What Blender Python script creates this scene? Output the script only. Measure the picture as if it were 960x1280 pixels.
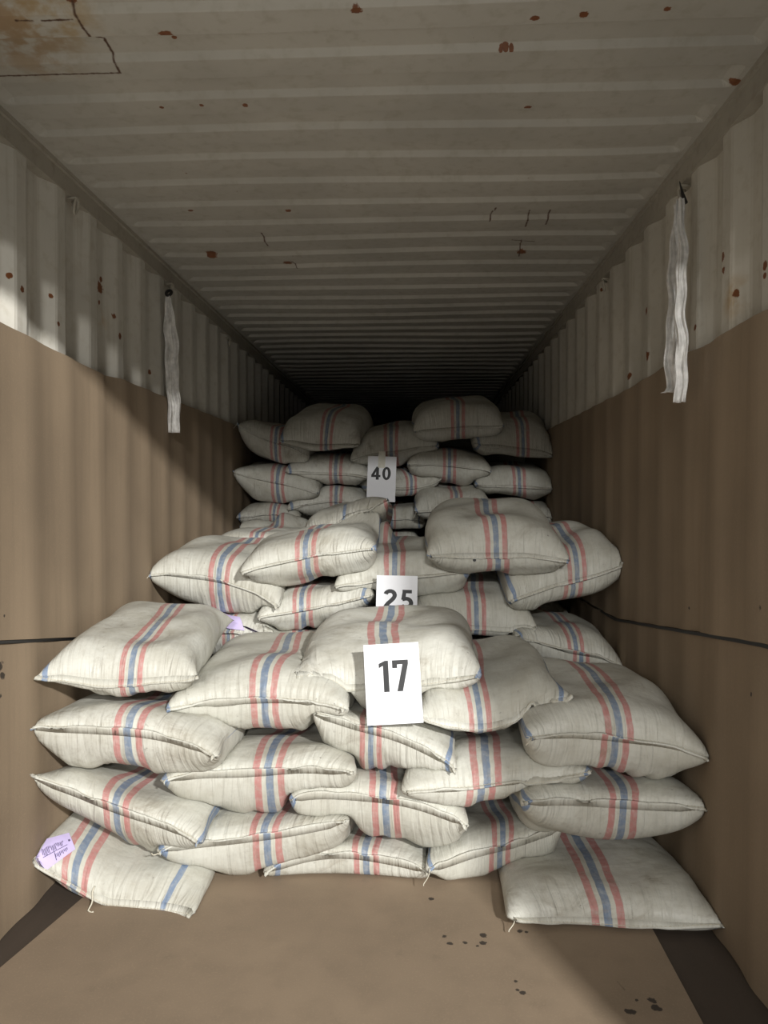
import bpy, math, random
import numpy as np
from mathutils import Vector, Matrix

for o in list(bpy.data.objects): bpy.data.objects.remove(o, do_unlink=True)
scene = bpy.context.scene
COL = scene.collection

# ------------------------------------------------------------------ camera
FPX, PW, PH = 910.0, 960.0, 1280.0
CAM_H = 1.42
YAW, PITCH = math.atan(40/FPX), math.atan(15/FPX)
cam_d = bpy.data.cameras.new('camera'); cam = bpy.data.objects.new('camera', cam_d); COL.objects.link(cam)
cam_d.sensor_fit = 'VERTICAL'; cam_d.sensor_height = 24.0; cam_d.lens = FPX/PH*24.0
cam_d.clip_start = .02; cam_d.clip_end = 200
cam.location = (0, 0, CAM_H); cam.rotation_euler = (math.pi/2-PITCH, 0, YAW)
scene.camera = cam
# ------------------------------------------------------------------ view, world, lamps of the warehouse outside the open doors
vs = scene.view_settings
vs.view_transform = 'Standard'; vs.look = 'None'; vs.gamma = 1.0; vs.exposure = 0.08; vs.use_curve_mapping = False
w = bpy.data.worlds.new('world'); scene.world = w; w.use_nodes = True
w.node_tree.nodes['Background'].inputs[0].default_value = (1.0, .985, .95, 1)
w.node_tree.nodes['Background'].inputs[1].default_value = .40
def lamp(name, loc, aim, size, power, col):
    d = bpy.data.lights.new(name, 'AREA'); d.shape = 'RECTANGLE'; d.size, d.size_y = size
    d.energy = power; d.color = col
    o = bpy.data.objects.new(name, d); COL.objects.link(o); o.location = loc
    o.rotation_euler = (Vector(aim)-Vector(loc)).to_track_quat('-Z', 'Y').to_euler()
    return o
lamp('warehouse_lamp', (3.9, -5.9, 4.75), (-.4, 3, .8), (.5, .25), 1150, (1, .98, .935))
lamp('warehouse_lamp', (-1.2, -7.5, 4.9), (0, 3, .8), (1.2, .3), 90, (1, .98, .935))
lamp('warehouse_lamp', (.9, -11, 5.0), (0, 3, 1), (1.2, .3), 620, (1, .98, .935))

# ------------------------------------------------------------------ pixel helpers (measuring only)
RC = cam.rotation_euler.to_matrix()
def ray(px, py):
    return RC @ Vector(((px-PW/2)/FPX, -(py-PH/2)/FPX, -1))
O = Vector((0, 0, CAM_H))
def PY(px, py, Y): d = ray(px, py); return O + d*(Y/d.y)
def PX(px, py, X): d = ray(px, py); return O + d*(X/d.x)
def PZ(px, py, Z): d = ray(px, py); return O + d*((Z-CAM_H)/d.z)

XL, XR, ZT, Y0, Y1 = -1.351, .999, 2.69, 1.0, 13.0
rng = np.random.default_rng(7); random.seed(7)

# ------------------------------------------------------------------ object helpers
def link(name, verts, faces, mat=None, parent=None, smooth=False, uvs=None):
    me = bpy.data.meshes.new(name)
    me.from_pydata(verts, [], faces); me.update()
    if smooth: me.polygons.foreach_set('use_smooth', [True]*len(me.polygons))
    if uvs is not None:
        l = me.uv_layers.new(name='UVMap'); l.data.foreach_set('uv', np.asarray(uvs, dtype=np.float32).ravel())
    o = bpy.data.objects.new(name, me); COL.objects.link(o)
    if mat: me.materials.append(mat)
    if parent: o.parent = parent
    return o
def tag(o, label=None, cat=None, group=None, kind=None):
    if label: o['label'] = label
    if cat: o['category'] = cat
    if group: o['group'] = group
    if kind: o['kind'] = kind
    return o
class MB:
    def __init__(s): s.v = []; s.f = []
    def add(s, v, f): n = len(s.v); s.v += [tuple(p) for p in v]; s.f += [tuple(i+n for i in q) for q in f]
    def box(s, a, b):
        (x0, y0, z0), (x1, y1, z1) = a, b
        s.add([(x0,y0,z0),(x1,y0,z0),(x1,y1,z0),(x0,y1,z0),(x0,y0,z1),(x1,y0,z1),(x1,y1,z1),(x0,y1,z1)],
              [(0,3,2,1),(4,5,6,7),(0,1,5,4),(1,2,6,5),(2,3,7,6),(3,0,4,7)])
    def tube(s, pts, r, n=8, closed=False):
        pts = [Vector(p) for p in pts]; m = len(pts); v = []; f = []
        up = Vector((.31, .22, .92))
        for i, p in enumerate(pts):
            a = pts[(i-1) % m] if closed else pts[max(i-1, 0)]; b = pts[(i+1) % m] if closed else pts[min(i+1, m-1)]
            t = (b-a).normalized(); x = t.cross(up)
            x = x.normalized() if x.length > 1e-4 else Vector((1, 0, 0)); y = t.cross(x)
            rr = r[i] if isinstance(r, (list, tuple)) else r
            for k in range(n):
                c = 2*math.pi*k/n; v.append(p+x*(rr*math.cos(c))+y*(rr*math.sin(c)))
        for i in range(m if closed else m-1):
            for k in range(n):
                f.append((i*n+k, ((i+1) % m)*n+k, ((i+1) % m)*n+(k+1) % n, i*n+(k+1) % n))
        if not closed: f += [tuple(range(n)), tuple(range((m-1)*n, m*n))[::-1]]
        s.add(v, f)
    def build(s, name, mat=None, parent=None, smooth=False): return link(name, s.v, s.f, mat, parent, smooth)

# ------------------------------------------------------------------ materials
class NT:
    def __init__(s, name, rough=.6):
        s.m = bpy.data.materials.new(name); s.m.use_nodes = True; s.t = s.m.node_tree
        s.b = s.t.nodes['Principled BSDF']; s.b.inputs['Roughness'].default_value = rough
    def n(s, typ, **k):
        x = s.t.nodes.new(typ)
        for a, b in k.items(): setattr(x, a, b)
        return x
    def put(s, sock, val):
        if val is None: return
        if isinstance(val, bpy.types.NodeSocket): s.t.links.new(val, sock)
        else:
            if sock.type == 'RGBA' and len(val) == 3: val = (*val, 1)
            sock.default_value = val
    def math(s, op, a, b=None, c=None, clamp=False):
        x = s.n('ShaderNodeMath', operation=op, use_clamp=clamp)
        s.put(x.inputs[0], a); s.put(x.inputs[1], b); s.put(x.inputs[2], c); return x.outputs[0]
    def vec(s, op, a, b=None, scale=None):
        x = s.n('ShaderNodeVectorMath', operation=op); s.put(x.inputs[0], a); s.put(x.inputs[1], b)
        if scale is not None: s.put(x.inputs[3], scale)
        return x.outputs[1] if op in ('LENGTH', 'DISTANCE', 'DOT_PRODUCT') else x.outputs[0]
    def comb(s, x, y, z):
        c = s.n('ShaderNodeCombineXYZ')
        for i, q in enumerate((x, y, z)): s.put(c.inputs[i], q)
        return c.outputs[0]
    def sep(s, v):
        c = s.n('ShaderNodeSeparateXYZ'); s.put(c.inputs[0], v); return c.outputs
    def noise(s, v, scale, detail=3, rough=.55, dist=0):
        x = s.n('ShaderNodeTexNoise'); s.put(x.inputs['Vector'], v); x.inputs['Scale'].default_value = scale
        x.inputs['Detail'].default_value = detail; x.inputs['Roughness'].default_value = rough; x.inputs['Distortion'].default_value = dist
        return x.outputs['Fac']
    def ramp(s, f, lo, hi, a=0., b=1., smooth=True):
        x = s.n('ShaderNodeMapRange', interpolation_type='SMOOTHSTEP' if smooth else 'LINEAR')
        s.put(x.inputs[0], f)
        for i, q in enumerate((lo, hi, a, b)): s.put(x.inputs[1+i], q)
        return x.outputs[0]
    def mix(s, f, a, b, mode='MIX'):
        x = s.n('ShaderNodeMix', data_type='RGBA', blend_type=mode)
        s.put(x.inputs[0], f); s.put(x.inputs[6], a); s.put(x.inputs[7], b); return x.outputs[2]
    def bump(s, h, strength=.3, dist=.01):
        x = s.n('ShaderNodeBump'); s.put(x.inputs['Height'], h); x.inputs['Strength'].default_value = strength
        x.inputs['Distance'].default_value = dist; s.put(s.b.inputs['Normal'], x.outputs[0])
    def co(s, k='Object'): return s.n('ShaderNodeTexCoord').outputs[k]
    def col(s, c): s.put(s.b.inputs['Base Color'], c)
    def rough(s, c): s.put(s.b.inputs['Roughness'], c)
    def spots(s, p, pts, jit=.5):
        """largest of 1 - dist/radius over round stains at measured places, edges broken by noise"""
        out = None
        nz = s.math('MULTIPLY', s.math('SUBTRACT', s.noise(p, 38, 4, .7), .5), jit*4.2)
        for q, r in pts:
            d = s.math('ADD', s.math('DIVIDE', s.vec('DISTANCE', p, tuple(q)), r), nz)
            e = s.math('SUBTRACT', 1.0, d)
            out = e if out is None else s.math('MAXIMUM', out, e)
        return s.ramp(out, 0, .25)
    def segs(s, p, lines, r):
        out = None
        for a, b in lines:
            a, b = Vector(a), Vector(b); ab = b-a
            t = s.math('DIVIDE', s.vec('DOT_PRODUCT', s.vec('SUBTRACT', p, tuple(a)), tuple(ab)), ab.length_squared, clamp=True)
            d = s.vec('LENGTH', s.vec('SUBTRACT', s.vec('SUBTRACT', p, tuple(a)), s.vec('SCALE', tuple(ab), scale=t)))
            out = d if out is None else s.math('MINIMUM', out, d)
        nz = s.math('MULTIPLY', s.noise(p, 60, 3), r*1.2)
        return s.ramp(s.math('ADD', out, nz), r*1.3, r*.6)

def mat_plain(name, c, rough=.6, metal=0., var=.12, scale=18):
    m = NT(name, rough); p = m.co()
    k = m.ramp(m.noise(p, scale, 4), .3, .7, 1-var, 1+var, False)
    m.col(m.vec('SCALE', tuple(c), scale=k)); m.b.inputs['Metallic'].default_value = metal
    return m.m

def mat_paint(name, base, pts=(), lines=(), stain=None, streak=True, rust_amt=.655, flat=(1,1,1)):
    m = NT(name, .55); p = m.co(); pf = m.vec('MULTIPLY', p, flat)
    fz = lambda q: tuple(a*b for a, b in zip(q, flat))
    pts = [(fz(q), r) for q, r in pts]; lines = [(fz(a), fz(b)) for a, b in lines]
    big = m.noise(p, 1.3, 4); fine = m.noise(p, 22, 4, .6)
    c = m.mix(m.ramp(big, .3, .72), base, tuple(q*.80 for q in base))
    c = m.mix(m.ramp(fine, .48, .75, 0, .35), c, (base[0]*.62, base[1]*.58, base[2]*.5))
    pts_, ln = list(pts), list(lines)
    if streak:      # vertical grime runs
        ps = m.vec('MULTIPLY', p, (1, 1, .06))
        c = m.mix(m.ramp(m.noise(ps, 26, 3), .56, .78, 0, .45), c, (base[0]*.5, base[1]*.45, base[2]*.36))
    if stain:
        for q, r, cc in stain:
            d = m.math('DIVIDE', m.vec('DISTANCE', p, tuple(q)), r)
            f = m.math('MULTIPLY', m.ramp(d, 1, .2), m.ramp(m.noise(p, 14, 4), .38, .62))
            c = m.mix(m.math('MULTIPLY', f, .75), c, cc)
    # scattered rust freckles
    v = m.n('ShaderNodeTexVoronoi'); m.put(v.inputs['Vector'], p); v.inputs['Scale'].default_value = 11.0
    cell = m.sep(v.outputs['Color'])[0]
    rad = m.ramp(cell, rust_amt, 1, 0, .065, False)
    fr = m.math('ADD', v.outputs['Distance'], m.math('MULTIPLY', m.math('SUBTRACT', m.noise(p, 70, 2), .5), .12))
    f1 = m.ramp(m.math('SUBTRACT', rad, fr), 0, .03)
    rust = m.mix(m.noise(p, 55, 3), (.10, .030, .010), (.24, .085, .025))
    c = m.mix(m.math('MULTIPLY', f1, .85), c, rust)
    if pts_: c = m.mix(m.spots(pf, pts_), c, rust)
    if ln: c = m.mix(m.segs(pf, ln, .009), c, (.075, .03, .012))
    m.col(c); m.rough(m.ramp(fine, .3, .8, .5, .75))
    m.bump(m.math('ADD', m.noise(p, 6, 2), m.math('MULTIPLY', fine, .3)), .12, .01)
    return m.m

def mat_board(name, base, pts=(), lines=(), grain=(1, 1, .05), gs=30, damp=.5):
    m = NT(name, .82); p = m.co()
    c = m.mix(m.ramp(m.noise(p, 1.6, 4), .32, .7), base, tuple(q*.82 for q in base))
    c = m.mix(m.ramp(m.noise(m.vec('MULTIPLY', p, grain), gs, 3), .42, .72, 0, .35), c, tuple(q*.72 for q in base))
    c = m.mix(m.ramp(m.noise(p, 7, 5, .65), .60, .78, 0, damp), c, tuple(q*.55 for q in base))
    c = m.mix(m.ramp(m.noise(p, 160, 2), .5, .75, 0, .25), c, tuple(min(1, q*1.25) for q in base))
    if pts: c = m.mix(m.math('MULTIPLY', m.spots(p, pts), .9), c, (.022, .017, .014))
    if lines: c = m.mix(m.math('MULTIPLY', m.segs(p, lines, .006), .6), c, (.06, .045, .035))
    m.col(c); m.bump(m.noise(m.vec('MULTIPLY', p, grain), 40, 3), .08, .004)
    return m.m

def mat_sack(name):
    m = NT(name, .52)
    uv = m.n('ShaderNodeUVMap', uv_map='UVMap').outputs[0]
    u, v, _ = m.sep(uv)
    rnd = m.n('ShaderNodeObjectInfo').outputs['Random']
    off = m.comb(m.math('MULTIPLY', rnd, 31.0), m.math('MULTIPLY', rnd, 17.0), 0)
    q = m.vec('ADD', uv, off)
    base = m.mix(rnd, (.56, .56, .505), (.63, .63, .58))
    c = m.mix(m.ramp(m.noise(q, 5, 4, .6), .35, .72), base, (.475, .465, .405))
    # fine weft lines of the tape weave
    wv = m.noise(m.vec('MULTIPLY', q, (150, 9, 1)), 1, 2)
    wh = m.noise(m.vec('MULTIPLY', q, (9, 150, 1)), 1, 2)
    c = m.mix(m.ramp(wv, .5, .8, 0, .10), c, (.42, .40, .32))
    c = m.mix(m.ramp(wh, .5, .75, 0, .10), c, (.75, .74, .67))
    # stripes
    us = m.math('ADD', u, m.math('MULTIPLY', m.math('SUBTRACT', m.noise(q, 14, 1), .5), .006))
    def band(x, cen, hw):
        return m.ramp(m.math('ABSOLUTE', m.math('SUBTRACT', x, cen)), hw+.0012, hw-.0012)
    au = m.math('ABSOLUTE', us)
    fade = m.ramp(m.noise(q, 40, 4, .7), .25, .6, .5, .8)
    c = m.mix(m.math('MULTIPLY', band(au, .0385, .0115), fade), c, (.47, .15, .15))
    c = m.mix(m.math('MULTIPLY', band(us, 0, .0125), fade), c, (.10, .17, .30))
    c = m.mix(m.math('MULTIPLY', band(au, .352, .011), fade), c, (.11, .20, .38))
    pale = m.math('MULTIPLY', band(au, .0195, .0075), .35)
    c = m.mix(pale, c, (.58, .57, .49))
    # dirt
    d1 = m.ramp(m.noise(q, 6, 6, .74, .8), .50, .78, 0, .70)
    c = m.mix(m.math('MULTIPLY', d1, m.ramp(rnd, 0, 1, .45, 1.15, False)), c, (.23, .195, .145))
    dm = m.ramp(m.noise(q, 30, 5, .75), .45, .75, 0, .30)
    c = m.mix(dm, c, (.33, .305, .25))
    d2 = m.ramp(m.noise(q, 48, 3, .6), .64, .76, 0, .7)
    c = m.mix(m.math('MULTIPLY', d2, m.ramp(m.noise(q, 6, 2), .45, .65)), c, (.09, .07, .06))
    m.col(c)
    # creases: pleats running off the sewn end, broad crumples elsewhere
    pl = m.noise(m.vec('MULTIPLY', q, (40, 4.0, 1)), 1, 2, .45, .8)
    near = m.math('ADD', m.ramp(m.math('ABSOLUTE', m.math('SUBTRACT', v, .0)), .24, .02), .10)
    cr = m.n('ShaderNodeTexNoise'); cr.noise_dimensions = '3D'; m.put(cr.inputs['Vector'], q)
    cr.noise_type = 'RIDGED_MULTIFRACTAL'; cr.inputs['Scale'].default_value = 7; cr.inputs['Detail'].default_value = 3
    h = m.math('ADD', m.math('MULTIPLY', m.math('MULTIPLY', pl, near), 1.0), m.math('MULTIPLY', cr.outputs['Fac'], .30))
    h = m.math('ADD', h, m.math('MULTIPLY', m.noise(q, 22, 3), .30))
    h = m.math('ADD', h, m.math('MULTIPLY', m.math('ADD', wv, wh), .025))
    m.bump(h, .62, .017)
    m.rough(m.ramp(m.noise(q, 11, 3), .3, .7, .42, .66))
    m.b.inputs['Specular IOR Level'].default_value = .4
    return m.m

# measured marks on the roof panel
def roofpt(px, py): return PZ(px, py, ZT+.005)
def flat(p): return (p.x, p.y, p.z)
roof_spots = [(roofpt(*a), r) for a, r in (((208,42),.024),((306,131),.012),((218,53),.008),((668,20),.014),((730,16),.014),
    ((834,10),.010),((632,61),.010),((626,62),.008),((639,61),.007),((920,101),.020),((660,132),.012),((252,131),.008),((202,133),.008),
    ((264,318),.030),((360,331),.028),((652,315),.030),((360,262),.016),((238,262),.014),((512,95),.01),((88,5),.02),((446,8),.015))]
crack_px = [(82,-12),(92,12),(104,33),(120,52),(130,54),(141,72),(150,89)]
roof_lines = [(flat(roofpt(*a)), flat(roofpt(*b))) for a, b in zip(crack_px, crack_px[1:])]
roof_lines += [(flat(roofpt(*a)), flat(roofpt(*b))) for a, b in (((652,300),(648,325)),((640,300),(668,302)),((325,292),(335,305)),((355,325),(372,334)),((664,262),(656,285)),((690,262),(682,280)),((620,258),(612,276)))]
roof_lines += [(flat(roofpt(150,89)), flat(roofpt(70,91))), (flat(roofpt(70,91)), flat(roofpt(0,93))),
               (flat(roofpt(20,24)), flat(roofpt(40,24))), (flat(roofpt(52,24)), flat(roofpt(90,22)))]
roof_stain = [(roofpt(55,22), .22, (.36,.24,.09)), (roofpt(5,45), .20, (.30,.17,.08)), (roofpt(40,62), .2, (.30,.22,.13))]
M = {}
M['roof'] = mat_paint('roof_paint', (.49,.47,.42), roof_spots, roof_lines, roof_stain, False, .66, (1,1,0))
wl_spots = [(PX(135,360,XL),.030),(PX(136,349,XL),.016),(PX(134,378,XL),.012),(PX(145,395,XL),.014),(PX(150,420,XL),.016),
            (PX(195,465,XL),.014),(PX(186,458,XL),.010),(PX(68,370,XL),.010),(PX(74,405,XL),.010),(PX(17,345,XL),.012),(PX(29,362,XL),.012)]
wr_spots = [(PX(903,322,XR),.016),(PX(904,337,XR),.013),(PX(916,367,XR),.014),(PX(956,332,XR),.014),(PX(956,345,XR),.011),
            (PX(807,388,XR),.016),(PX(808,445,XR),.02),(PX(785,470,XR),.02),(PX(836,395,XR),.012),(PX(868,410,XR),.012),(PX(750,362,XR),.012)]
M['wall_l'] = mat_paint('wall_paint', (.62,.60,.54), wl_spots, (), [(PX(134,400,XL), .09, (.45,.30,.14))], True, .74, (0,1,1))
M['wall_r'] = mat_paint('wall_paint', (.58,.55,.48), wr_spots, (), [(PX(915,372,XR), .09, (.40,.27,.13))], True, .70, (0,1,1))
M['rail'] = mat_paint('rail_paint', (.40,.37,.31), (), (), None, False, .72)
M['steel'] = mat_paint('frame_paint', (.30,.27,.23), (), (), None, False, .6)
M['wood'] = mat_board('floor_plywood', (.060,.044,.032), (), (), (1,.06,1), 30)
cs = [(PX(a, b, XL+.02), r) for a, b, r in ((2,832,.020),(5,845,.016),(20,930,.006),(3,870,.008),(60,792,.004),(4,770,.006))]
cs += [(PX(a, b, XR-.02), r) for a, b, r in ((940,868,.007),(953,782,.008),(952,745,.012),(954,760,.012),(861,760,.006))]
M['card'] = mat_board('wall_cardboard', (.285,.215,.145), cs, damp=.12)
M['card_edge'] = mat_plain('cardboard_cut_edge', (.46,.35,.23), .85)
fl = lambda a, r: (PZ(a[0], a[1], .004), r)
floor_spots = [fl(a, r) for a, r in (((540,1125),.012),((556,1172),.012),((562,1181),.012),((604,1171),.014),((603,1180),.013),((582,1180),.010),
    ((597,1184),.007),((647,1239),.008),((653,1243),.01),((645,1228),.009),((796,1251),.006),((789,1265),.012),((785,1265),.012),((815,1251),.013),((820,1261),.015),((650,1165),.012),((658,1166),.008))]
floor_lines = [(tuple(PZ(*a, .004)), tuple(PZ(*b, .004))) for a, b in (((552,1150),(558,1172)),((586,1195),(597,1213)),((772,1228),(781,1238)),((583,1153),(602,1168)),((640,1240),(672,1248)))]
M['floor_card'] = mat_board('floor_cardboard', (.27,.205,.142), floor_spots, floor_lines, (1,1,1), 9, .35)
M['sack'] = mat_sack('woven_polypropylene')
M['thread'] = mat_plain('sewing_thread', (.55,.52,.43), .8)
M['paper'] = mat_plain('white_paper', (.86,.88,.93), .7, 0, .015)
M['ink'] = mat_plain('black_ink', (.018,.019,.022), .6)
M['lilac'] = mat_plain('lilac_tag_paper', (.58,.50,.80), .7, 0, .06)
M['lilac_ink'] = mat_plain('tag_print', (.10,.08,.16), .7)
M['strap'] = mat_plain('white_webbing', (.72,.71,.69), .6, 0, .18, 40)
M['black'] = mat_plain('black_plastic_and_gap_shade', (.012,.012,.013), .45)  # also colours the added strips that paint shade in the cardboard gaps
M['ring'] = mat_plain('ring_paint', (.42,.39,.33), .5)
M['concrete'] = mat_board('warehouse_concrete', (.44,.43,.40), (), (), (1,1,1), 8)
M['tape'] = mat_plain('clear_tape', (.75,.74,.66), .12)

# ------------------------------------------------------------------ container shell
def corrugated(name, xin, sgn, phase, mat):
    """side panel: camera-facing slope starts (outer) at phase; outer depth .036; extruded upright"""
    prof = []
    y = phase-.278*math.ceil((phase-Y0)/.278+1)
    while y < Y1+.3:
        prof += [(y, .036), (y+.068, 0), (y+.138, 0), (y+.206, .036)]; y += .278
    prof = [q for q in prof if Y0-.02 <= q[0] <= Y1]
    prof = [(Y0-.02, prof[0][1])]+prof+[(Y1, prof[-1][1])]
    pts = []
    for i, (yy, d) in enumerate(prof):       # small press radius at each fold
        pts += [(yy, d)] if i in (0, len(prof)-1) else [(yy+(prof[i-1][0]-yy)*.09, d+(prof[i-1][1]-d)*.09), (yy+(prof[i+1][0]-yy)*.09, d+(prof[i+1][1]-d)*.09)]
    zs = [0, .6, 1.2, 1.8, 2.2, 2.615]; v = []; f = []
    for z in zs:
        for (yy, d) in pts:
            wob = .002*math.sin(yy*3.1+z*2)
            v.append((xin-sgn*(d+.002)+wob, yy, z))
    for z in zs:
        for (yy, d) in pts: v.append((xin-sgn*(d+.006), yy, z))
    n = len(pts); k = len(zs); N = n*k
    for j in range(k-1):
        for i in range(n-1):
            a = j*n+i; q = (a, a+1, a+n+1, a+n)
            f.append(q if sgn < 0 else q[::-1]); q2 = tuple(x+N for x in q); f.append(q2[::-1] if sgn < 0 else q2)
    for i in range(n-1):
        for j in (0, k-1):
            a = j*n+i; f.append((a, a+1, a+1+N, a+N))
    return tag(link(name, v, f, mat), kind='structure')
phL = PX(48, 330, XL-.036).y
phR = PX(913, 330, XR).y-.068
corrugated('wall_left', XL, 1, phL, M['wall_l'])
corrugated('wall_right', XR, -1, phR, M['wall_r'])
for nm, x0, x1 in (('trim_1', XL-.06, XL+.004), ('trim_2', XR-.004, XR+.06)):
    b = MB(); b.box((x0, Y0, 2.605), (x1, Y1, 2.76))
    xx = XL+.004 if nm == 'trim_1' else XR-.004; sg = 1 if nm == 'trim_1' else -1
    b.box((min(xx, xx+sg*.012), Y0, 2.672), (max(xx, xx+sg*.012), Y1, 2.70))
    tag(b.build(nm, M['rail']), kind='structure')
for nm, x0, x1 in (('trim_3', XL-.05, XL+.002), ('trim_4', XR-.002, XR+.05)):
    b = MB(); b.box((x0, Y0, -.05), (x1, Y1, .035)); tag(b.build(nm, M['steel']), kind='structure')

def roof():
    s0 = PZ(480, 67, ZT).y; P = .209
    ys = []
    k0 = math.floor((Y0-s0)/P)-1
    k = k0
    while s0+k*P < Y1:
        b = s0+k*P
        for d, h in ((-.0075,1),(-.0060,.97),(-.0045,.88),(.0045,.12),(.0060,.03),(.0075,0),(.045,0),(.0975,0),(.0990,.03),(.1005,.12),(.1085,.88),(.1100,.97),(.1115,1),(.155,1)):
            if Y0-.02 <= b+d <= Y1: ys.append((b+d, h))
        k += 1
    e = [-.004, .012, .025, .033, .040, .047, .055, .065, .08, .12, .2, .35]
    wd = XR-XL
    xs = [XL+q for q in e]+[XL+.5+i*(wd-1.0)/9 for i in range(10)]+[XR-q for q in e[::-1]]
    v = []; f = []
    for (y, h) in ys:
        for x in xs:
            d = min(x-XL, XR-x); mk = min(1, max(0, (d-.028)/.045)); mk = mk*mk*(3-2*mk)
            sag = .007*math.sin(x*2.3+y*1.1)*math.sin(y*2.9)*min(1, max(0, d/.3))
            v.append((x, y, ZT+.020*h*mk+sag))
    n = len(xs)
    for j in range(len(ys)-1):
        for i in range(n-1):
            a = j*n+i; f.append((a, a+n, a+n+1, a+1))
    tag(link('ceiling', v, f, M['roof'], smooth=False), kind='structure')
    b = MB(); b.box((XL-.05, Y0, 2.745), (XR+.05, Y1, 2.75)); tag(b.build('trim_5', M['steel']), kind='structure')
roof()
b = MB(); b.box((XL-.05, Y0, -.16), (XR+.05, Y1, -.002)); fl_o = tag(b.build('floor', M['wood']), kind='structure')
# plywood floor panels laid on the cross members: side boards that show beside the cardboard
for (x0, x1) in ((XL+.004, XL+.30), (XL+.303, -.35), (-.347, .36), (.363, XR-.30), (XR-.297, XR-.004)):
    for i, (y0, y1) in enumerate(((Y0, 2.9), (2.903, 5.3), (5.303, 7.7))):
        b = MB(); b.box((x0, y0, -.01), (x1, y1, 0)); b.build('floor_panel', M['wood'], fl_o)
b = MB(); b.box((XL-.05, Y1-.02, -.05), (XR+.05, Y1+.03, 2.76)); tag(b.build('wall_back', M['wall_r']), kind='structure')
# door frame at the open end: corner posts and header
b = MB(); b.box((XL-.16, Y0-.12, -.16), (XL, Y0+.02, 2.85)); tag(b.build('trim_6', M['steel']), kind='structure')
b = MB(); b.box((XR, Y0-.12, -.16), (XR+.16, Y0+.02, 2.85)); tag(b.build('trim_7', M['steel']), kind='structure')
b = MB(); b.box((XL-.16, Y0-.12, 2.585), (XR+.16, Y0+.02, 2.85)); tag(b.build('trim_8', M['steel']), kind='structure')
b = MB(); b.box((-4, -3.2, -.30), (4, Y0-.125, -.03)); tag(b.build('floor_1', M['concrete']), kind='structure')  # unseen dock floor, cut short so world light reaches the ceiling from below

# ------------------------------------------------------------------ cardboard lining
SHEETS = {1: [], -1: []}
def sheet_wall(name, xin, sgn, y0, y1, zb, zt, label, off=0., group=None, seed=0):
    """upright sheet following the panel ribs softly; zb, zt: functions of y"""
    r = random.Random(seed); ph = phL if sgn > 0 else phR
    ny, nz = max(8, int((y1-y0)/.03)), 12; v = []; f = []
    fr = [r.uniform(0, 6) for _ in range(4)]
    def depth(y, z):
        y = np.asarray(y, float); z = np.asarray(z, float); q = np.vectorize(zt)(y) if y.ndim else zt(float(y))
        ed = np.minimum(1, (q-z)/.25+.35); rib = .5+.5*np.cos((y-ph-.103)/.278*2*math.pi)
        x = .008+.009*rib**1.5+.003*np.sin(y*5+fr[0]+z*1.2)+.002*np.sin(z*6+fr[1])*np.sin(y*2.1+fr[2])+off
        return x*(.6+.4*ed)
    SHEETS[sgn].append((y0, y1, zb, zt, depth))
    for t in (0, .004):
        for j in range(nz+1):
            for i in range(ny+1):
                y = y0+(y1-y0)*i/ny; z = zb(y)+(zt(y)-zb(y))*j/nz
                v.append((xin+sgn*(float(depth(y, z))+t), y, z))
    N = (nz+1)*(ny+1)
    for j in range(nz):
        for i in range(ny):
            a = j*(ny+1)+i; q = (a, a+1, a+ny+2, a+ny+1)
            f.append(q if sgn < 0 else q[::-1]); q = tuple(k+N for k in q); f.append(q[::-1] if sgn < 0 else q)
    for i in range(ny):
        a, c = i, nz*(ny+1)+i; f += [(a, a+1, a+1+N, a+N), (c, c+1, c+1+N, c+N)]
    for j in range(nz):
        a = j*(ny+1); c = a+ny; f += [(a, a+ny+1, a+ny+1+N, a+N), (c, c+ny+1, c+ny+1+N, c+N)]
    o = link(name, v, f, M['card'], smooth=True)
    md = o.modifiers.new('edge', 'EDGE_SPLIT'); md.split_angle = math.radians(50)
    return tag(o, label, 'cardboard sheet', group)
def lining(sgn, y, z):
    """how far the cardboard face stands off the wall at (y, z)"""
    out = np.zeros_like(y)
    for y0, y1, zb, zt, dp in SHEETS[sgn]:
        m = (y >= y0-.02) & (y <= y1+.02)
        if not m.any(): continue
        ym, zm = y[m], z[m]; yy = np.linspace(y0, y1, 60)
        lo = np.interp(ym, yy, [zb(q) for q in yy]); hi = np.interp(ym, yy, [zt(q) for q in yy])
        out[m] = np.maximum(out[m], np.where((zm > lo-.03) & (zm < hi+.03), dp(ym, np.clip(zm, lo, hi))+.004, 0))
    return out
def lerpf(pts):
    ys = [p[0] for p in pts]; zs = [p[1] for p in pts]
    return lambda y: float(np.interp(y, ys, zs))
def edge(pxs, x): return lerpf(sorted((PX(a, b, x).y, PX(a, b, x).z) for a, b in pxs))
topL = edge([(-60,372),(0,403),(60,434),(118,463),(126,468),(150,473),(200,493),(292,530)], XL+.015)
topR = edge([(1030,356),(960,388),(925,405),(900,421),(890,428),(859,441),(832,457),(776,491),(694,532)], XR-.015)
gapL = edge([(-40,804),(0,803),(80,799),(130,797)], XL+.015)
gapR = edge([(960,808),(770,775)], XR-.015)
z0 = lambda y: .003
ysL = PX(122, 600, XL+.015).y; ysR = PX(888, 600, XR-.015).y
sheet_wall('cardboard_sheet', XL, 1, Y0+.03, ysL+.05, lambda y: gapL(y)+.007, topL, 'upper brown cardboard sheet lining the brighter wall beside the purple-tagged sack, near the door', .009, None, 1)
sheet_wall('cardboard_sheet', XL, 1, Y0+.03, ysL, z0, lambda y: gapL(y)-.006, 'lower brown cardboard sheet standing beside the purple-tagged sack at the floor', .003, None, 2)
sheet_wall('cardboard_sheet', XL, 1, ysL+.002, 6.6, z0, lambda y: topL(min(y, 5.3)), 'tall brown cardboard sheet behind the white strap without cable tie', 0, None, 3)
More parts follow.
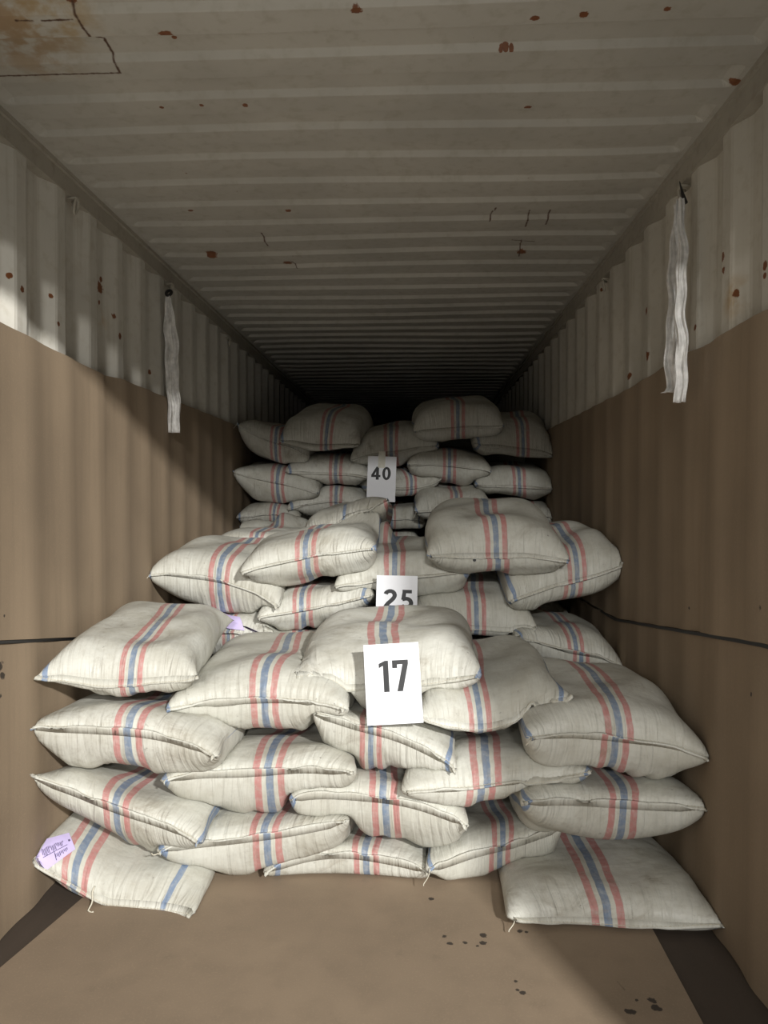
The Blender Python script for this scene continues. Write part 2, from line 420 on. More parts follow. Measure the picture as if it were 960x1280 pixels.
sheet_wall('cardboard_sheet', XR, -1, Y0+.03, ysR+.06, lambda y: gapR(y)+.009, topR, 'upper cardboard sheet with curved top on the shaded wall, nearest the door', .009, None, 4)
sheet_wall('cardboard_sheet', XR, -1, Y0+.03, 6.6, z0, lambda y: gapR(y)-.005, 'lower cardboard sheet on the shaded wall below the dark slit', .003, None, 5)
sheet_wall('cardboard_sheet', XR, -1, ysR+.062, 6.6, lambda y: gapR(y)+.009 if y < 3.95 else gapR(3.95)+.009, lambda y: topR(min(y, 5.3)), 'long upper cardboard sheet behind the strap hung from a black cable tie', 0, None, 6)
# black strips added to paint the shade in gaps between upper and lower sheets
def gap_shade(xin, sgn, y0, y1, gap, hw, dz, label):
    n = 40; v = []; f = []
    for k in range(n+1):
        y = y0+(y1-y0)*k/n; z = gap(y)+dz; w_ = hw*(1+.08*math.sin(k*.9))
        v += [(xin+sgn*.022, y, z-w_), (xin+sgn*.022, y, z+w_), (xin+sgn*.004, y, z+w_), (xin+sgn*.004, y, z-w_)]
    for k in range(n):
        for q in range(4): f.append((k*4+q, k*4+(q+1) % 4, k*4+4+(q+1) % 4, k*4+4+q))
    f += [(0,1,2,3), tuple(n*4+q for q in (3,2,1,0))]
    tag(link('gap_shade_strip', v, f, M['black']), label, 'strip')
gap_shade(XL, 1, Y0+.05, ysL-.005, gapL, .0052, .0005, 'thin black strip added for gap shade between cardboard sheets beside the wrinkled top sack')
gap_shade(XR, -1, Y0+.05, 3.9, gapR, .0056, .002, 'long thin black strip added for gap shade across the shaded cardboard wall')
# floor sheet
def floor_sheet():
    cl = lerpf([(Y0+.1, -1.30), (2.21, -1.262), (2.56, -1.195), (3.4, -1.12)]); cr = lambda y: .777
    a, b_ = PZ(0,1212,0), PZ(95,1131,0); c, d = PZ(820,1172,0), PZ(878,1280,0)
    kl = (b_.x-a.x)/(b_.y-a.y); kr = (c.x-d.x)/(c.y-d.y)
    nx, ny = 40, 48; v = []; f = []
    for t in (.0005, .0055):
        for j in range(ny+1):
            y = Y0+.06+(3.45-Y0-.06)*j/ny
            xl = a.x+(y-a.y)*kl; xr = c.x+(y-c.y)*kr
            for i in range(nx+1):
                x = xl+(xr-xl)*i/nx
                v.append((x, y, t+.0015*(math.sin(x*7+y*3)+1)*(t > .002)))
    N = (nx+1)*(ny+1)
    for j in range(ny):
        for i in range(nx):
            q = j*(nx+1)+i; k = (q, q+1, q+nx+2, q+nx+1); f.append(k[::-1]); f.append(tuple(z+N for z in k))
    for j in range(ny):
        q = j*(nx+1); f.append((q, q+N, q+N+nx+1, q+nx+1)); q += nx; f.append((q, q+nx+1, q+N+nx+1, q+N))
    for i in range(nx):
        f.append((i, i+1, i+1+N, i+N)); q = ny*(nx+1)+i; f.append((q, q+N, q+N+1, q+1))
    tag(link('floor_cardboard', v, f, M['floor_card'], smooth=False), 'flat stained brown cardboard laid over the dark floor', 'cardboard sheet')
floor_sheet()

# ------------------------------------------------------------------ sacks
def simulate(T, press, seed, W=.70, L=1.0, nu=53, nv=69, steps=150, inner=7, plate=.62):
    """two sewn sheets blown up under soft plates: gives the gathered seams and pulled corners of a filled sack"""
    rg = np.random.default_rng(seed)
    U, V = np.meshgrid(np.linspace(-W/2, W/2, nu), np.linspace(0, L, nv), indexing='ij')
    X = np.zeros((2, nu, nv, 3)); X[..., 0] = U; X[..., 1] = V
    du = W/(nu-1); dv = L/(nv-1); dd = math.hypot(du, dv)
    pr = np.sin(np.pi*np.arange(nu)/(nu-1))[:, None]*np.sin(np.pi*np.arange(nv)/(nv-1))[None]
    X[0, ..., 2] = .05*pr; X[1, ..., 2] = -.05*pr
    def sm(a, n):
        for _ in range(n): a = (a+np.roll(a, 1, -1)+np.roll(a, -1, -1)+np.roll(a, 1, -2)+np.roll(a, -1, -2))/5
        return a
    X[..., 2] += sm(rg.normal(0, 1, (2, nu, nv)), 2)*.006*pr
    lump = sm(rg.normal(0, 1, (2, nu, nv)), 60); lump /= np.abs(lump).max()
    lim = T/2*(1+.18*lump)
    def proj(A, B, rest, k, kc):
        d = B-A; l = np.sqrt((d*d).sum(-1, keepdims=True))+1e-9; e = (l-rest)/l
        c = d*(np.where(e > 0, e*k, e*kc)*.5); A += c; B -= c
    Xp = X.copy()
    for s in range(steps):
        a = np.zeros_like(X); b = np.zeros_like(X)
        a[:, 1:-1] = X[:, 2:]-X[:, :-2]; b[:, :, 1:-1] = X[:, :, 2:]-X[:, :, :-2]
        n = np.cross(a, b); n /= np.linalg.norm(n, axis=-1, keepdims=True)+1e-9; n[1] *= -1
        vel = (X-Xp)*.8; Xp = X.copy(); X += vel+n*press*dd
        z = X[..., 2]; ov = np.abs(z)-lim
        X[..., 2] = np.where(ov > 0, np.sign(z)*(lim+plate*ov), z)
        for it in range(inner):
            for o in (0, 1):
                proj(X[:, o:-1:2], X[:, o+1::2], du, 1, .04); proj(X[:, :, o:-1:2], X[:, :, o+1::2], dv, 1, .04)
            for o in (0, 1):
                proj(X[:, o:-1:2, :-1], X[:, o+1::2, 1:], dd, .3, .02); proj(X[:, o:-1:2, 1:], X[:, o+1::2, :-1], dd, .3, .02)
            for sl in ((slice(None), 0), (slice(None), -1), (0, slice(None)), (-1, slice(None))):
                mm = (X[0][sl]+X[1][sl])*.5; X[0][sl] = mm; X[1][sl] = mm
    X[..., 2] /= np.percentile(np.abs(X[..., 2]), 97)
    return X, U, V
TPL = [simulate(.26, .05, 3), simulate(.29, .06, 11), simulate(.24, .05, 23), simulate(.27, .06, 31)]

GR = .012; GX0, GY0 = -1.45, 1.6
GN = (int(2.6/GR), int(6.2/GR))
HF = np.zeros(GN)+.006
def gidx(x, y):
    i = np.clip(((x-GX0)/GR).astype(int), 0, GN[0]-1); j = np.clip(((y-GY0)/GR).astype(int), 0, GN[1]-1); return i, j
def soft(h):
    for _ in range(2):
        p = np.pad(h, 1, mode='edge'); h = (p[1:-1, 1:-1]*2+p[2:, 1:-1]+p[:-2, 1:-1]+p[1:-1, 2:]+p[1:-1, :-2])/6
    return h
def splat(X):
    g = np.zeros(GN); i, j = gidx(X[..., 0].ravel(), X[..., 1].ravel()); np.maximum.at(g, (i, j), X[..., 2].ravel())
    for _ in range(2):
        p = np.pad(g, 1); d = np.maximum.reduce([p[1:-1, 1:-1], p[2:, 1:-1], p[:-2, 1:-1], p[1:-1, 2:], p[1:-1, :-2]]); g = np.where(g > 0, g, d)
    np.maximum(HF, g, out=HF)

NSACK = 0
def sack_mesh(name, X, us, V, shift, label, group, hem=True, hemdir=-.5, seed=0, parts=True, detail=1):
    """X (2,nu,nv,3): upper and lower sheet sharing the sewn border; us: stripe coordinate"""
    nu, nv = X.shape[1:3]
    vid = np.zeros((2, nu, nv), int); vid[0] = np.arange(nu*nv).reshape(nu, nv); vid[1] = vid[0]
    vid[1, 1:-1, 1:-1] = nu*nv+np.arange((nu-2)*(nv-2)).reshape(nu-2, nv-2)
    verts = np.concatenate([X[0].reshape(-1, 3), X[1, 1:-1, 1:-1].reshape(-1, 3)])
    fs = []; uv = []
    for k in (0, 1):
        a = np.stack([vid[k, :-1, :-1], vid[k, 1:, :-1], vid[k, 1:, 1:], vid[k, :-1, 1:]], -1).reshape(-1, 4)
        uu = us+(shift if k else 0)
        t = np.stack([np.stack([uu, V], -1)[:-1, :-1], np.stack([uu, V], -1)[1:, :-1], np.stack([uu, V], -1)[1:, 1:], np.stack([uu, V], -1)[:-1, 1:]], 2).reshape(-1, 4, 2)
        if k: a = a[:, ::-1]; t = t[:, ::-1]
        fs.append(a); uv.append(t)
    o = link(name, verts.tolist(), np.concatenate(fs).tolist(), M['sack'], None, True, np.concatenate(uv).reshape(-1, 2))
    tag(o, label, 'sack', group)
    if not hem: return o
    rr = np.random.default_rng(seed)
    p = X[0, :, 0]; inn = (X[0, :, 2]+X[1, :, 2])/2
    out = p-inn; out[:, 0] *= .5; out /= np.linalg.norm(out, axis=1, keepdims=True)+1e-9
    # hem turns away from the sack and flops up or down, ruffled
    k = np.arange(nu)/(nu-1); ruf = sum(math.pow(.6, q)*np.sin(k*math.pi*(3+4*q)+rr.uniform(0, 6)) for q in range(4))
    flop = hemdir+.20*ruf
    d1 = out+np.stack([0*k, 0*k, flop*.6], -1); d1 /= np.linalg.norm(d1, axis=1, keepdims=True)
    d2 = out*.7+np.stack([0*k, 0*k, flop*1.5], -1); d2 /= np.linalg.norm(d2, axis=1, keepdims=True)
    tang = np.gradient(p, axis=0); tang /= np.linalg.norm(tang, axis=1, keepdims=True)+1e-9
    nrm = np.cross(tang, d1); nrm /= np.linalg.norm(nrm, axis=1, keepdims=True)+1e-9; nrm[nrm[:, 2] < 0] *= -1
    wv = .0075*(1+.15*ruf)[:, None]
    a0 = p-out*.014; a1 = p+d1*wv; a2 = a1+d2*wv*.9
    th = .0034
    ring = np.stack([a0+nrm*th*1.6, a1+nrm*th*1.2, a2+nrm*th, a2-nrm*th, a1-nrm*th*1.2, a0-nrm*th*1.6], 1)
    uh = us[:, 0]
    hv = ring.reshape(-1, 3); hf = []; huv = []
    vv = [.0, .01, .02, .02, .01, .0]
    for i in range(nu-1):
        for q in range(6):
            q2 = (q+1) % 6; s_ = shift if q >= 3 else 0
            hf.append((i*6+q, i*6+q2, (i+1)*6+q2, (i+1)*6+q)); huv += [(uh[i]+s_, vv[q]), (uh[i]+s_, vv[q2]), (uh[i+1]+s_, vv[q2]), (uh[i+1]+s_, vv[q])]
    for e in (0, nu-1):
        hf.append(tuple(e*6+q for q in range(6))); huv += [(uh[e], .01)]*6
    link('hem', hv.tolist(), hf, M['sack'], o, True, huv)
    if parts:
        m = (nu-1)*2; tp = []
        for i in range(m+1):
            f = i/m*(nu-1); i0 = min(int(f), nu-2); g = f-i0
            c = a1[i0]*(1-g)+a1[i0+1]*g; n_ = nrm[i0]*(1-g)+nrm[i0+1]*g
            tp.append(tuple(c+n_*(.0034+(.0016 if i % 2 else -.0006))))
        b = MB(); b.tube(tp, .0013, 4); b.build('stitching', M['thread'], o)
    return o

def sack(name, L, Mid, R, yL, yR, top, bot, sx, label, group, tpl=0, flip=(0, 0), length=.86, yaw=0., pitch=None, tu=None, td=None, shift=.0, hemdir=-.22,
         stride=1, bendk=.32, lift=.11, hump=None, thread=None, wide=.20):
    global NSACK
    NSACK += 1
    X, U, V = TPL[tpl]
    X = X.copy()
    if flip[0]: X = X[:, ::-1].copy(); X[..., 0] *= -1
    if flip[1]: X = X[::-1].copy(); X[..., 2] *= -1
    if stride > 1: X = X[:, ::stride, ::stride].copy(); U = U[::stride, ::stride]; V = V[::stride, ::stride]
    cw = (X[0, -1, 0, 0]-X[0, 0, 0, 0])/2; cx = (X[0, -1, 0, 0]+X[0, 0, 0, 0])/2
    cy = (X[0, -1, 0, 1]+X[0, 0, 0, 1])/2
    s = (X[..., 0]-cx)/cw; t = (X[..., 1]-cy); h = X[..., 2]
    PLw, PRw = PY(*L, yL), PY(*R, yR); PM = PY(*Mid, (yL+yR)/2+.05)
    hs = PM.z
    ym = (yL+yR)/2
    zt = PY(Mid[0], top, ym+.36).z; zb = PY(Mid[0], bot, ym+.06).z
    if td is None: td = min(.16, max(.06, hs-zb+.015))
    mid = np.array((PLw+PRw)/2); half = np.array((PRw-PLw)/2)
    rg = np.random.default_rng(100+NSACK); a = rg.uniform(0, 6, 8)
    S = soft(HF); RI = np.array(RC.transposed())
    h = np.sign(h)*np.abs(h)**.92
    glo, ghi = 0., 1.; tu_in, pitch_in = tu, pitch
    for rnd_ in range(9):
        gm = (glo+ghi)/2
        tu = (.06+.15*gm)if tu_in is None else tu_in*(.6+.7*gm); pitch = (-.12+.50*gm) if pitch_in is None else pitch_in+(gm-.5)*.12; thk = .28+.32*gm
        fade = np.exp(-np.maximum(t, 0)/bendk)
        pos = np.zeros_like(X)
        sc = length/.94
        pos[..., 0] = mid[0]+s*half[0]*(1+wide*np.sin(np.pi*np.clip(t/.93, 0, 1))**.35)+math.sin(yaw)*t*sc
        pos[..., 1] = mid[1]+s*half[1]*(.35+.65*fade)+math.cos(yaw)*t*sc
        quad = (hs-mid[2])*(1-np.clip(np.abs(s), 0, 1)**2)
        pos[..., 2] = mid[2]+s*half[2]*(.25+.75*fade)+quad*(.15+.85*fade)+pitch*t*sc*np.clip(1.25-.5*t, .6, 1.3)
        if hump: pos[..., 2] += hump[0]*np.exp(-((s-hump[1])**2)/.18)*(1-np.exp(-np.maximum(t, 0)/.15))
        pos[..., 2] += np.where(h > 0, h*tu, h*td)
        # lumpy variation
        env = np.minimum(1, np.minimum(1-np.abs(s)*.98, t*3+.02).clip(0)*2.5)
        pos[..., 2] += env*.012*(np.sin(s*3.1+a[0]+t*4)*np.sin(t*7+a[1])+.6*np.sin(s*6+a[2]-t*5)*np.sin(t*11+a[3]))
        pos[..., 0] += .010*np.sin(t*8+a[4])*np.minimum(1, np.maximum(0, t)*4)
        # press against the lined walls
        lo = XL+.003+lining(1, pos[..., 1], pos[..., 2]); hi = XR-.003-lining(-1, pos[..., 1], pos[..., 2])
        pos[..., 0] = np.clip(pos[..., 0], lo, hi)
        # settle on what lies underneath
        i, j = gidx(pos[..., 0], pos[..., 1]); sup = S[i, j]
        th = pos[0, ..., 2]-pos[1, ..., 2]
        wi = np.clip(th/.10, 0, 1)
        zb_ = pos[1, ..., 2]; sb = sup[1]
        gap = zb_-sb
        q_ = np.clip((gap-.025)/.075, 0, 1); ff = 1-q_*q_*(3-2*q_); q_ = np.clip((t[1]-.02)/.16, 0, 1); fw = .25+.75*q_*q_*(3-2*q_)
        nb = np.where(gap < .004, np.minimum(sb+.004, zb_+lift), zb_-wi*fw*np.clip(gap-.004, 0, 1)*ff)
        pos[1, ..., 2] = nb
        st = np.minimum(sup[0]+.006, pos[0, ..., 2]+lift)
        pos[0, ..., 2] = np.maximum(np.maximum(pos[0, ..., 2], nb+th*thk), st)
        for k in (0, 1):
            for sl in ((slice(None), 0), (slice(None), -1), (0, slice(None)), (-1, slice(None))):
                if k == 0: mm = np.maximum(pos[0][sl], pos[1][sl]); pos[0][sl] = mm; pos[1][sl] = mm
        for _ in range(4):     # relax the pressed cloth
            q = pos[:, 1:-1, 1:-1]
            q[..., 2] = q[..., 2]*.5+(pos[:, 2:, 1:-1, 2]+pos[:, :-2, 1:-1, 2]+pos[:, 1:-1, 2:, 2]+pos[:, 1:-1, :-2, 2])*.125
        # compare the crown with the measured one and refill
        q = (pos[0]-np.array(O))@RI.T; py = PH/2-FPX*q[..., 1]/-q[..., 2]*1.0
        py = np.where(np.abs(s[0]) < .8, py, 9e9); k = np.unravel_index(np.argmin(py), py.shape)
        err = top-py[k]
        if abs(err) < 1.5: break
        if err > 0: ghi = gm
        else: glo = gm
    splat(pos)
    sr = (sx-L[0])/(R[0]-L[0])*2-1
    col = np.interp(sr, s[0, :, 0], np.arange(s.shape[1])); off = np.interp(col, np.arange(s.shape[1]), U[:, 0])
    us = U-off
    PENDING.append(dict(name=name, pos=pos, us=us, V=V, shift=shift, label=label, group=group, hemdir=hemdir, seed=NSACK, parts=stride == 1, thread=thread))
    return len(PENDING)-1
PENDING = []
def press_apart(rounds=4):
    """where two filled sacks claim the same space, both give way to a common contact face"""
    from mathutils.bvhtree import BVHTree
    up, dn = Vector((0, 0, 1)), Vector((0, 0, -1))
    def tree(X):
        nu, nv = X.shape[1:3]; idx = np.arange(2*nu*nv).reshape(2, nu, nv)
        f = np.stack([idx[:, :-1, :-1], idx[:, 1:, :-1], idx[:, 1:, 1:], idx[:, :-1, 1:]], -1).reshape(-1, 4)
        return BVHTree.FromPolygons(X.reshape(-1, 3).tolist(), f.tolist())
    for rd in range(rounds):
        T = [tree(r['pos']) for r in PENDING]; B_ = [(r['pos'].min((0, 1, 2)), r['pos'].max((0, 1, 2))) for r in PENDING]
        new = [r['pos'].copy() for r in PENDING]
        for a in range(len(PENDING)):
            for b in range(a+1, len(PENDING)):
                lo = np.maximum(B_[a][0], B_[b][0]); hi = np.minimum(B_[a][1], B_[b][1])
                if (hi-lo).min() <= 0: continue
                got = {}; diff = 0.
                for me, ot in ((a, b), (b, a)):
                    X = PENDING[me]['pos']; P = X.reshape(-1, 3); n = P.shape[0]//2
                    sel = np.nonzero(((P[:, :2] >= lo[:2]) & (P[:, :2] <= hi[:2])).all(1))[0]; rec = []
                    for k in sel:
                        p = P[k]; h = T[ot].ray_cast(Vector((p[0], p[1], 4)), dn)[0]
                        if h is None: continue
                        l = T[ot].ray_cast(Vector((p[0], p[1], -1)), up)[0]
                        if l is None: continue
                        tz, bz = P[k % n, 2], P[n+k % n, 2]
                        rec.append((k, l.z, h.z)); ov = min(h.z, tz)-max(l.z, bz)
                        if ov > 0: diff += ((tz+bz)-(l.z+h.z))*ov*(1 if me == a else -1)
                    got[me] = rec
                upper = a if diff > 0 else b
                for me in (a, b):
                    Q = new[me].reshape(-1, 3); n = Q.shape[0]//2; P = PENDING[me]['pos'].reshape(-1, 3)
                    for k, l, h in got[me]:
                        z = P[k, 2]
                        if me == upper:
                            if l < z < h: Q[k, 2] = max(Q[k, 2], (z+h)/2-.001 if k >= n else z+(h-z)*.5+.001)
                        elif l < z < h: Q[k, 2] = min(Q[k, 2], (z+l)/2+.001 if k < n else z-(z-l)*.5-.001)
        for r, X in zip(PENDING, new):
            X[..., 2] = np.maximum(X[..., 2], .006)
            bad = X[0, ..., 2] < X[1, ..., 2]+.002; mid_ = (X[0, ..., 2]+X[1, ..., 2])/2      # never inside out
            X[0, ..., 2] = np.where(bad, mid_+.001, X[0, ..., 2]); X[1, ..., 2] = np.where(bad, mid_-.001, X[1, ..., 2])
            for sl in ((slice(None), 0), (slice(None), -1), (0, slice(None)), (-1, slice(None))):
                m = (X[0][sl]+X[1][sl])/2; X[0][sl] = m; X[1][sl] = m
            d = X[..., 2]-r['pos'][..., 2]     # spread the dent a little so the cloth stays smooth
            for _ in range(2): d[:, 1:-1, 1:-1] = d[:, 1:-1, 1:-1]*.6+(d[:, 2:, 1:-1]+d[:, :-2, 1:-1]+d[:, 1:-1, 2:]+d[:, 1:-1, :-2])*.1
            r['pos'] = r['pos'].copy(); r['pos'][..., 2] += d
def build_sack(r):
    pos, us, V, thread = r['pos'], r['us'], r['V'], r['thread']
    o = sack_mesh(r['name'], pos, us, V, -r['shift'], r['label'], r['group'], True, r['hemdir'], r['seed'], r['parts'])
    if thread:
        e = pos[0, 0 if thread[0] < 0 else -1, 0]; b = MB(); ln = thread[1]
        pts = [(e[0]+thread[0]*(.004*q)*.6+.004*math.sin(q*.8), e[1]-.012-.002*q, e[2]-ln*q/8+.003*math.sin(q*.9)) for q in range(9)]
        b.tube(pts, .0018, 6); b.build('loose_thread', M['thread'], o, True)
    return o

G = 'woven sacks with red and blue stripes'
# ---- sacks buried in the pile behind, carrying the ones in view
def fillers():
    X, U, V = TPL[2]; X = X[:, ::4, ::4].copy(); U = U[::4, ::4]; V = V[::4, ::4]
    Y = X.copy(); Y[..., 0] *= .451/(Y[..., 0].max()-Y[..., 0].min()); Y[..., 1] = (Y[..., 1]-Y[..., 1].min())*.84/(Y[..., 1].max()-Y[..., 1].min()); Y[..., 2] *= .0995/np.abs(Y[..., 2]).max()
    proto = None
    for (y, n) in ((3.56, 3), (4.46, 5), (5.42, 6)):
        for k in range(n):
            for c in range(5):
                if proto is None:
                    o = proto = sack_mesh('striped_sack', Y, U, V, 0, 'striped sack buried low in the pile behind the numbered sacks', 'buried sacks', False)
                else:
                    o = proto.copy(); COL.objects.link(o)
                o.location = (-1.087+c*.4555, y+.012*((c*7+k*3) % 5), .104+k*.2)
        x0, y0 = gidx(np.array([XL]), np.array([y])); x1, y1 = gidx(np.array([XR]), np.array([y+.86]))
        HF[x0[0]:x1[0], y0[0]:y1[0]] = np.maximum(HF[x0[0]:x1[0], y0[0]:y1[0]], n*.2+.004)
fillers()

GB, GM, GF = 'striped sacks in the stack of sheet 40', 'striped sacks in the stack of sheet 25', 'striped sacks in the stack of sheet 17'
S_ = 'striped_sack'
def B(L, Mi, R, y, top, bot, sx, label, **k):
    k.setdefault('stride', 2); yl, yr = y if isinstance(y, tuple) else (y, y)
    return sack(S_, L, Mi, R, yl, yr, top, bot, sx, label, GB, **k)
# back stack, bottom up
B((296,648),(335,644),(372,646),5.32,626,660,340,'low end sack of the 40 stack, on the strap-without-tie side', tpl=1)
B((470,655),(500,648),(530,652),5.36,626,665,491,'striped sack directly below sheet 40', tpl=2)
B((618,652),(662,646),(697,650),5.30,623,665,663,'low end sack of the 40 stack against the shaded cardboard', tpl=0)
B((360,636),(412,628),(458,632),5.34,604,645,418,'third sack down beside sheet 40, half hidden by the sack with a raised corner', tpl=3)
B((520,642),(568,640),(612,636),(5.05,5.2),602,655,570,'sack with a crumpled ear below and beyond sheet 40', tpl=0, thread=(-1,.05))
B((292,588),(344,606),(396,618),(5.25,5.3),578,632,345,'second sack down at the end of the 40 stack, beside the strap-without-tie wall', tpl=1, flip=(1,0))
B((466,598),(506,612),(550,598),5.32,580,626,516,'tilted sack with slanting stripes tucked behind sheet 40', tpl=2, yaw=-.35)
B((596,605),(645,610),(696,612),5.28,578,622,650,'second sack down at the shaded end of the 40 stack', tpl=3)
B((358,588),(410,592),(460,596),5.30,562,606,418,'sack wedged under the tilted top sack beside sheet 40', tpl=0, flip=(0,1))
B((511,582),(562,584),(612,589),5.26,557,604,562,'sack under the highest rounded sack of the 40 stack', tpl=1)
B((298,530),(340,556),(384,570),(5.24,5.3),525,582,343,'top end sack of the 40 stack with a pinched ear by the corrugated wall', tpl=2, flip=(1,1), thread=(-1,.04))
B((440,575),(492,566),(546,559),5.30,525,582,489,'top middle sack carrying sheet 40', tpl=3)
B((594,556),(648,566),(695,574),5.28,513,578,654,'dim top sack at the shaded end of the 40 stack', tpl=0, flip=(1,0))
B((350,552),(398,562),(447,556),(5.2,5.26),503,564,405,'tilted rounded top sack of the 40 stack, stripes slanting across it', tpl=1, yaw=.1)
B((519,540),(572,538),(628,534),5.22,493,557,573,'highest rounded sack of all, on top of the 40 stack', tpl=2, flip=(0,1))

# second rank of the middle stack
def Mk(L, Mi, R, y, top, bot, sx, label, **k):
    yl, yr = y if isinstance(y, tuple) else (y, y)
    return sack(S_, L, Mi, R, yl, yr, top, bot, sx, label, GM, **k)
Mk((262,690),(310,682),(372,690),4.42,640,705,318,'sack peeking out behind the end sack of the 25 stack', tpl=2, stride=2)
Mk((380,676),(440,652),(483,622),(4.34,4.05),622,690,500,'sack behind the 25 stack with its corner raised towards sheet 40', tpl=1, stride=2, pitch=.02, tu=.10)
# middle stack, front rank
Mk((238,796),(286,793),(333,800),3.50,748,815,283,'sack with a crumpled lilac tag below the end sack of the 25 stack', tpl=0, flip=(1,0))
tagsack_mid = None
Mk((330,806),(382,800),(442,806),3.54,778,820,375,'sack mostly hidden behind the front row, two below the stack top near sheet 25', tpl=3, stride=2)
Mk((648,792),(705,812),(776,836),(3.42,3.46),760,838,722,'low sack with a crumpled twisted end against the shaded cardboard', tpl=3, thread=(1,.03), shift=.03)
Mk((520,782),(590,786),(668,790),3.50,702,800,597,'sack under the big sack beside sheet 25, with a straight seam', tpl=2)
Mk((324,776),(382,760),(464,745),(3.50,3.54),690,779,377,'thin sack wedged beside sheet 25 under the sack with a wavy seam', tpl=0, shift=.012)
Mk((187,721),(268,727),(344,759),(3.56,3.50),668,767,270,'end sack of the 25 stack with a pointed ear by the brighter wall', tpl=1, shift=.004, thread=(-1,.03))
Mk((640,755),(715,734),(786,705),(3.46,3.50),650,764,724,'rounded sack turned on its side against the shaded cardboard, beyond sheet 25', tpl=0, flip=(1,0), shift=-.02, yaw=-.06)
Mk((422,733),(500,722),(584,714),3.54,651,748,494,'sack that carries sheet 25', tpl=2, flip=(1,0))
Mk((303,714),(384,697),(465,687),(3.44,3.46),632,723,380,'large smooth sack on the 25 stack with a wavy seam', tpl=3, shift=.01)
Mk((538,693),(620,697),(708,703),3.40,622,725,622,'large sack on the 25 stack with a small hole near its seam', tpl=1, flip=(0,1), shift=.008)

def F(L, Mi, R, y, top, bot, sx, label, **k):
    yl, yr = y if isinstance(y, tuple) else (y, y)
    k.setdefault('length', min(.84, 3.46-(yl+yr)/2)); return sack(S_, L, Mi, R, yl, yr, top, bot, sx, label, GF, **k)
# front stack, bottom up
HF[:] = .009
i_tag = F((37,1072),(135,1129),(236,1147),(2.46,2.41),1012,1148,92,'floor sack with a lilac printed tag', tpl=2, tu=.13, pitch=.03, hemdir=-.3, hump=(.07,-.8))
F((334,1091),(440,1065),(534,1093),2.64,1008,1106,454,'floor sack in the middle of the front row with an arched seam', tpl=1, shift=.006, flip=(1,0))
F((642,1146),(770,1151),(905,1159),(2.38,2.34),1015,1168,768,'big dusty floor sack lying forward against the shaded cardboard', tpl=3, shift=-.03, tu=.15, thread=(-1,.03), hemdir=-.2)
F((536,1091),(612,1060),(700,1034),(2.60,2.68),985,1112,628,'floor sack with a steeply rising seam beside the big floor sack', tpl=0, shift=-.015, thread=(-1,.04), lift=.03)
F((200,1068),(320,1044),(430,1027),(2.52,2.60),985,1099,325,'sack overlapping the tagged floor sack, seam curving up to a blue ear', tpl=0, shift=.012, thread=(-1,-.01))
F((40,968),(140,1008),(247,1053),(2.45,2.47),925,1050,138,'second sack up, directly on the tagged floor sack, with a falling seam', tpl=1, shift=.006, flip=(1,1))
F((366,1000),(478,994),(580,1036),(2.60,2.58),915,1044,478,'middle sack with a drooping ear, on the arched-seam floor sack', tpl=2, shift=.01, flip=(0,1))
F((658,1006),(772,1001),(882,1006),(2.48,2.50),935,1062,783,'plump evenly rounded sack on the big dusty floor sack', tpl=3, flip=(1,0), thread=(1,-.03), shift=-.004)
F((508,992),(620,984),(735,963),(2.56,2.54),880,1013,613,'sack with a rising seam under the creased sack beside sheet 17', tpl=1, shift=-.02)
F((205,980),(325,960),(438,963),(2.54,2.58),885,1016,330,'sack with two blue ears under the square-sided sack beside sheet 17', tpl=3, shift=.008, flip=(0,1))
F((36,913),(150,914),(266,950),(2.45,2.47),840,966,155,'third sack up over the tagged floor sack, with a blue ear tip', tpl=0, shift=-.004, flip=(1,0))
F((395,892),(492,912),(567,962),(2.66,2.58),855,955,466,'tilted sack below sheet 17 with a pointed white corner', tpl=2, shift=0, tu=.10)
F((665,918),(772,920),(884,945),(2.50,2.46),822,984,780,'large top sack leaning on the shaded cardboard in the front stack', tpl=0, shift=-.016, flip=(1,1), thread=(-1,.02))
F((525,893),(610,911),(714,870),(2.62,2.60),793,917,604,'creased sack beside sheet 17 with a folded-over end', tpl=3, hemdir=-1.2, td=.05, lift=.04, wide=.08)
F((212,886),(325,877),(430,890),(2.58,2.64),788,922,325,'square-sided top sack beside sheet 17', tpl=1, shift=.006, flip=(1,0))
F((45,846),(150,855),(248,845),(2.46,2.57),751,871,158,'wrinkled top sack in the column over the tagged floor sack', tpl=2, shift=.004, wide=.02, yaw=-.09)
F((374,862),(485,858),(596,848),2.70,755,884,481,'top sack that carries sheet 17', tpl=3, flip=(1,1), hemdir=-.8, length=.70)

press_apart()
BUILT = [build_sack(r) for r in PENDING]; tagsack = BUILT[i_tag]

# ------------------------------------------------------------------ numbered sheets
def arc(cx, cy, rx, ry, a0, a1, n=18): return [(cx+rx*math.cos(math.radians(a0+(a1-a0)*i/n)), cy+ry*math.sin(math.radians(a0+(a1-a0)*i/n))) for i in range(n+1)]
def band2(outer, inner):
    n = len(outer); return outer+inner, [(i, i+1, n+i+1, n+i) for i in range(n-1)]
def stroke(path, wd):
    """ribbon of width wd along a polyline in the digit plane"""
    o, i_ = [], []
    for k, p in enumerate(path):
        a = path[max(k-1, 0)]; b = path[min(k+1, len(path)-1)]
        dx, dy = b[0]-a[0], b[1]-a[1]; l = math.hypot(dx, dy) or 1
        o.append((p[0]-dy/l*wd/2, p[1]+dx/l*wd/2)); i_.append((p[0]+dy/l*wd/2, p[1]-dx/l*wd/2))
    return band2(o, i_)
def poly(pts): return list(pts), [tuple(range(len(pts)))]
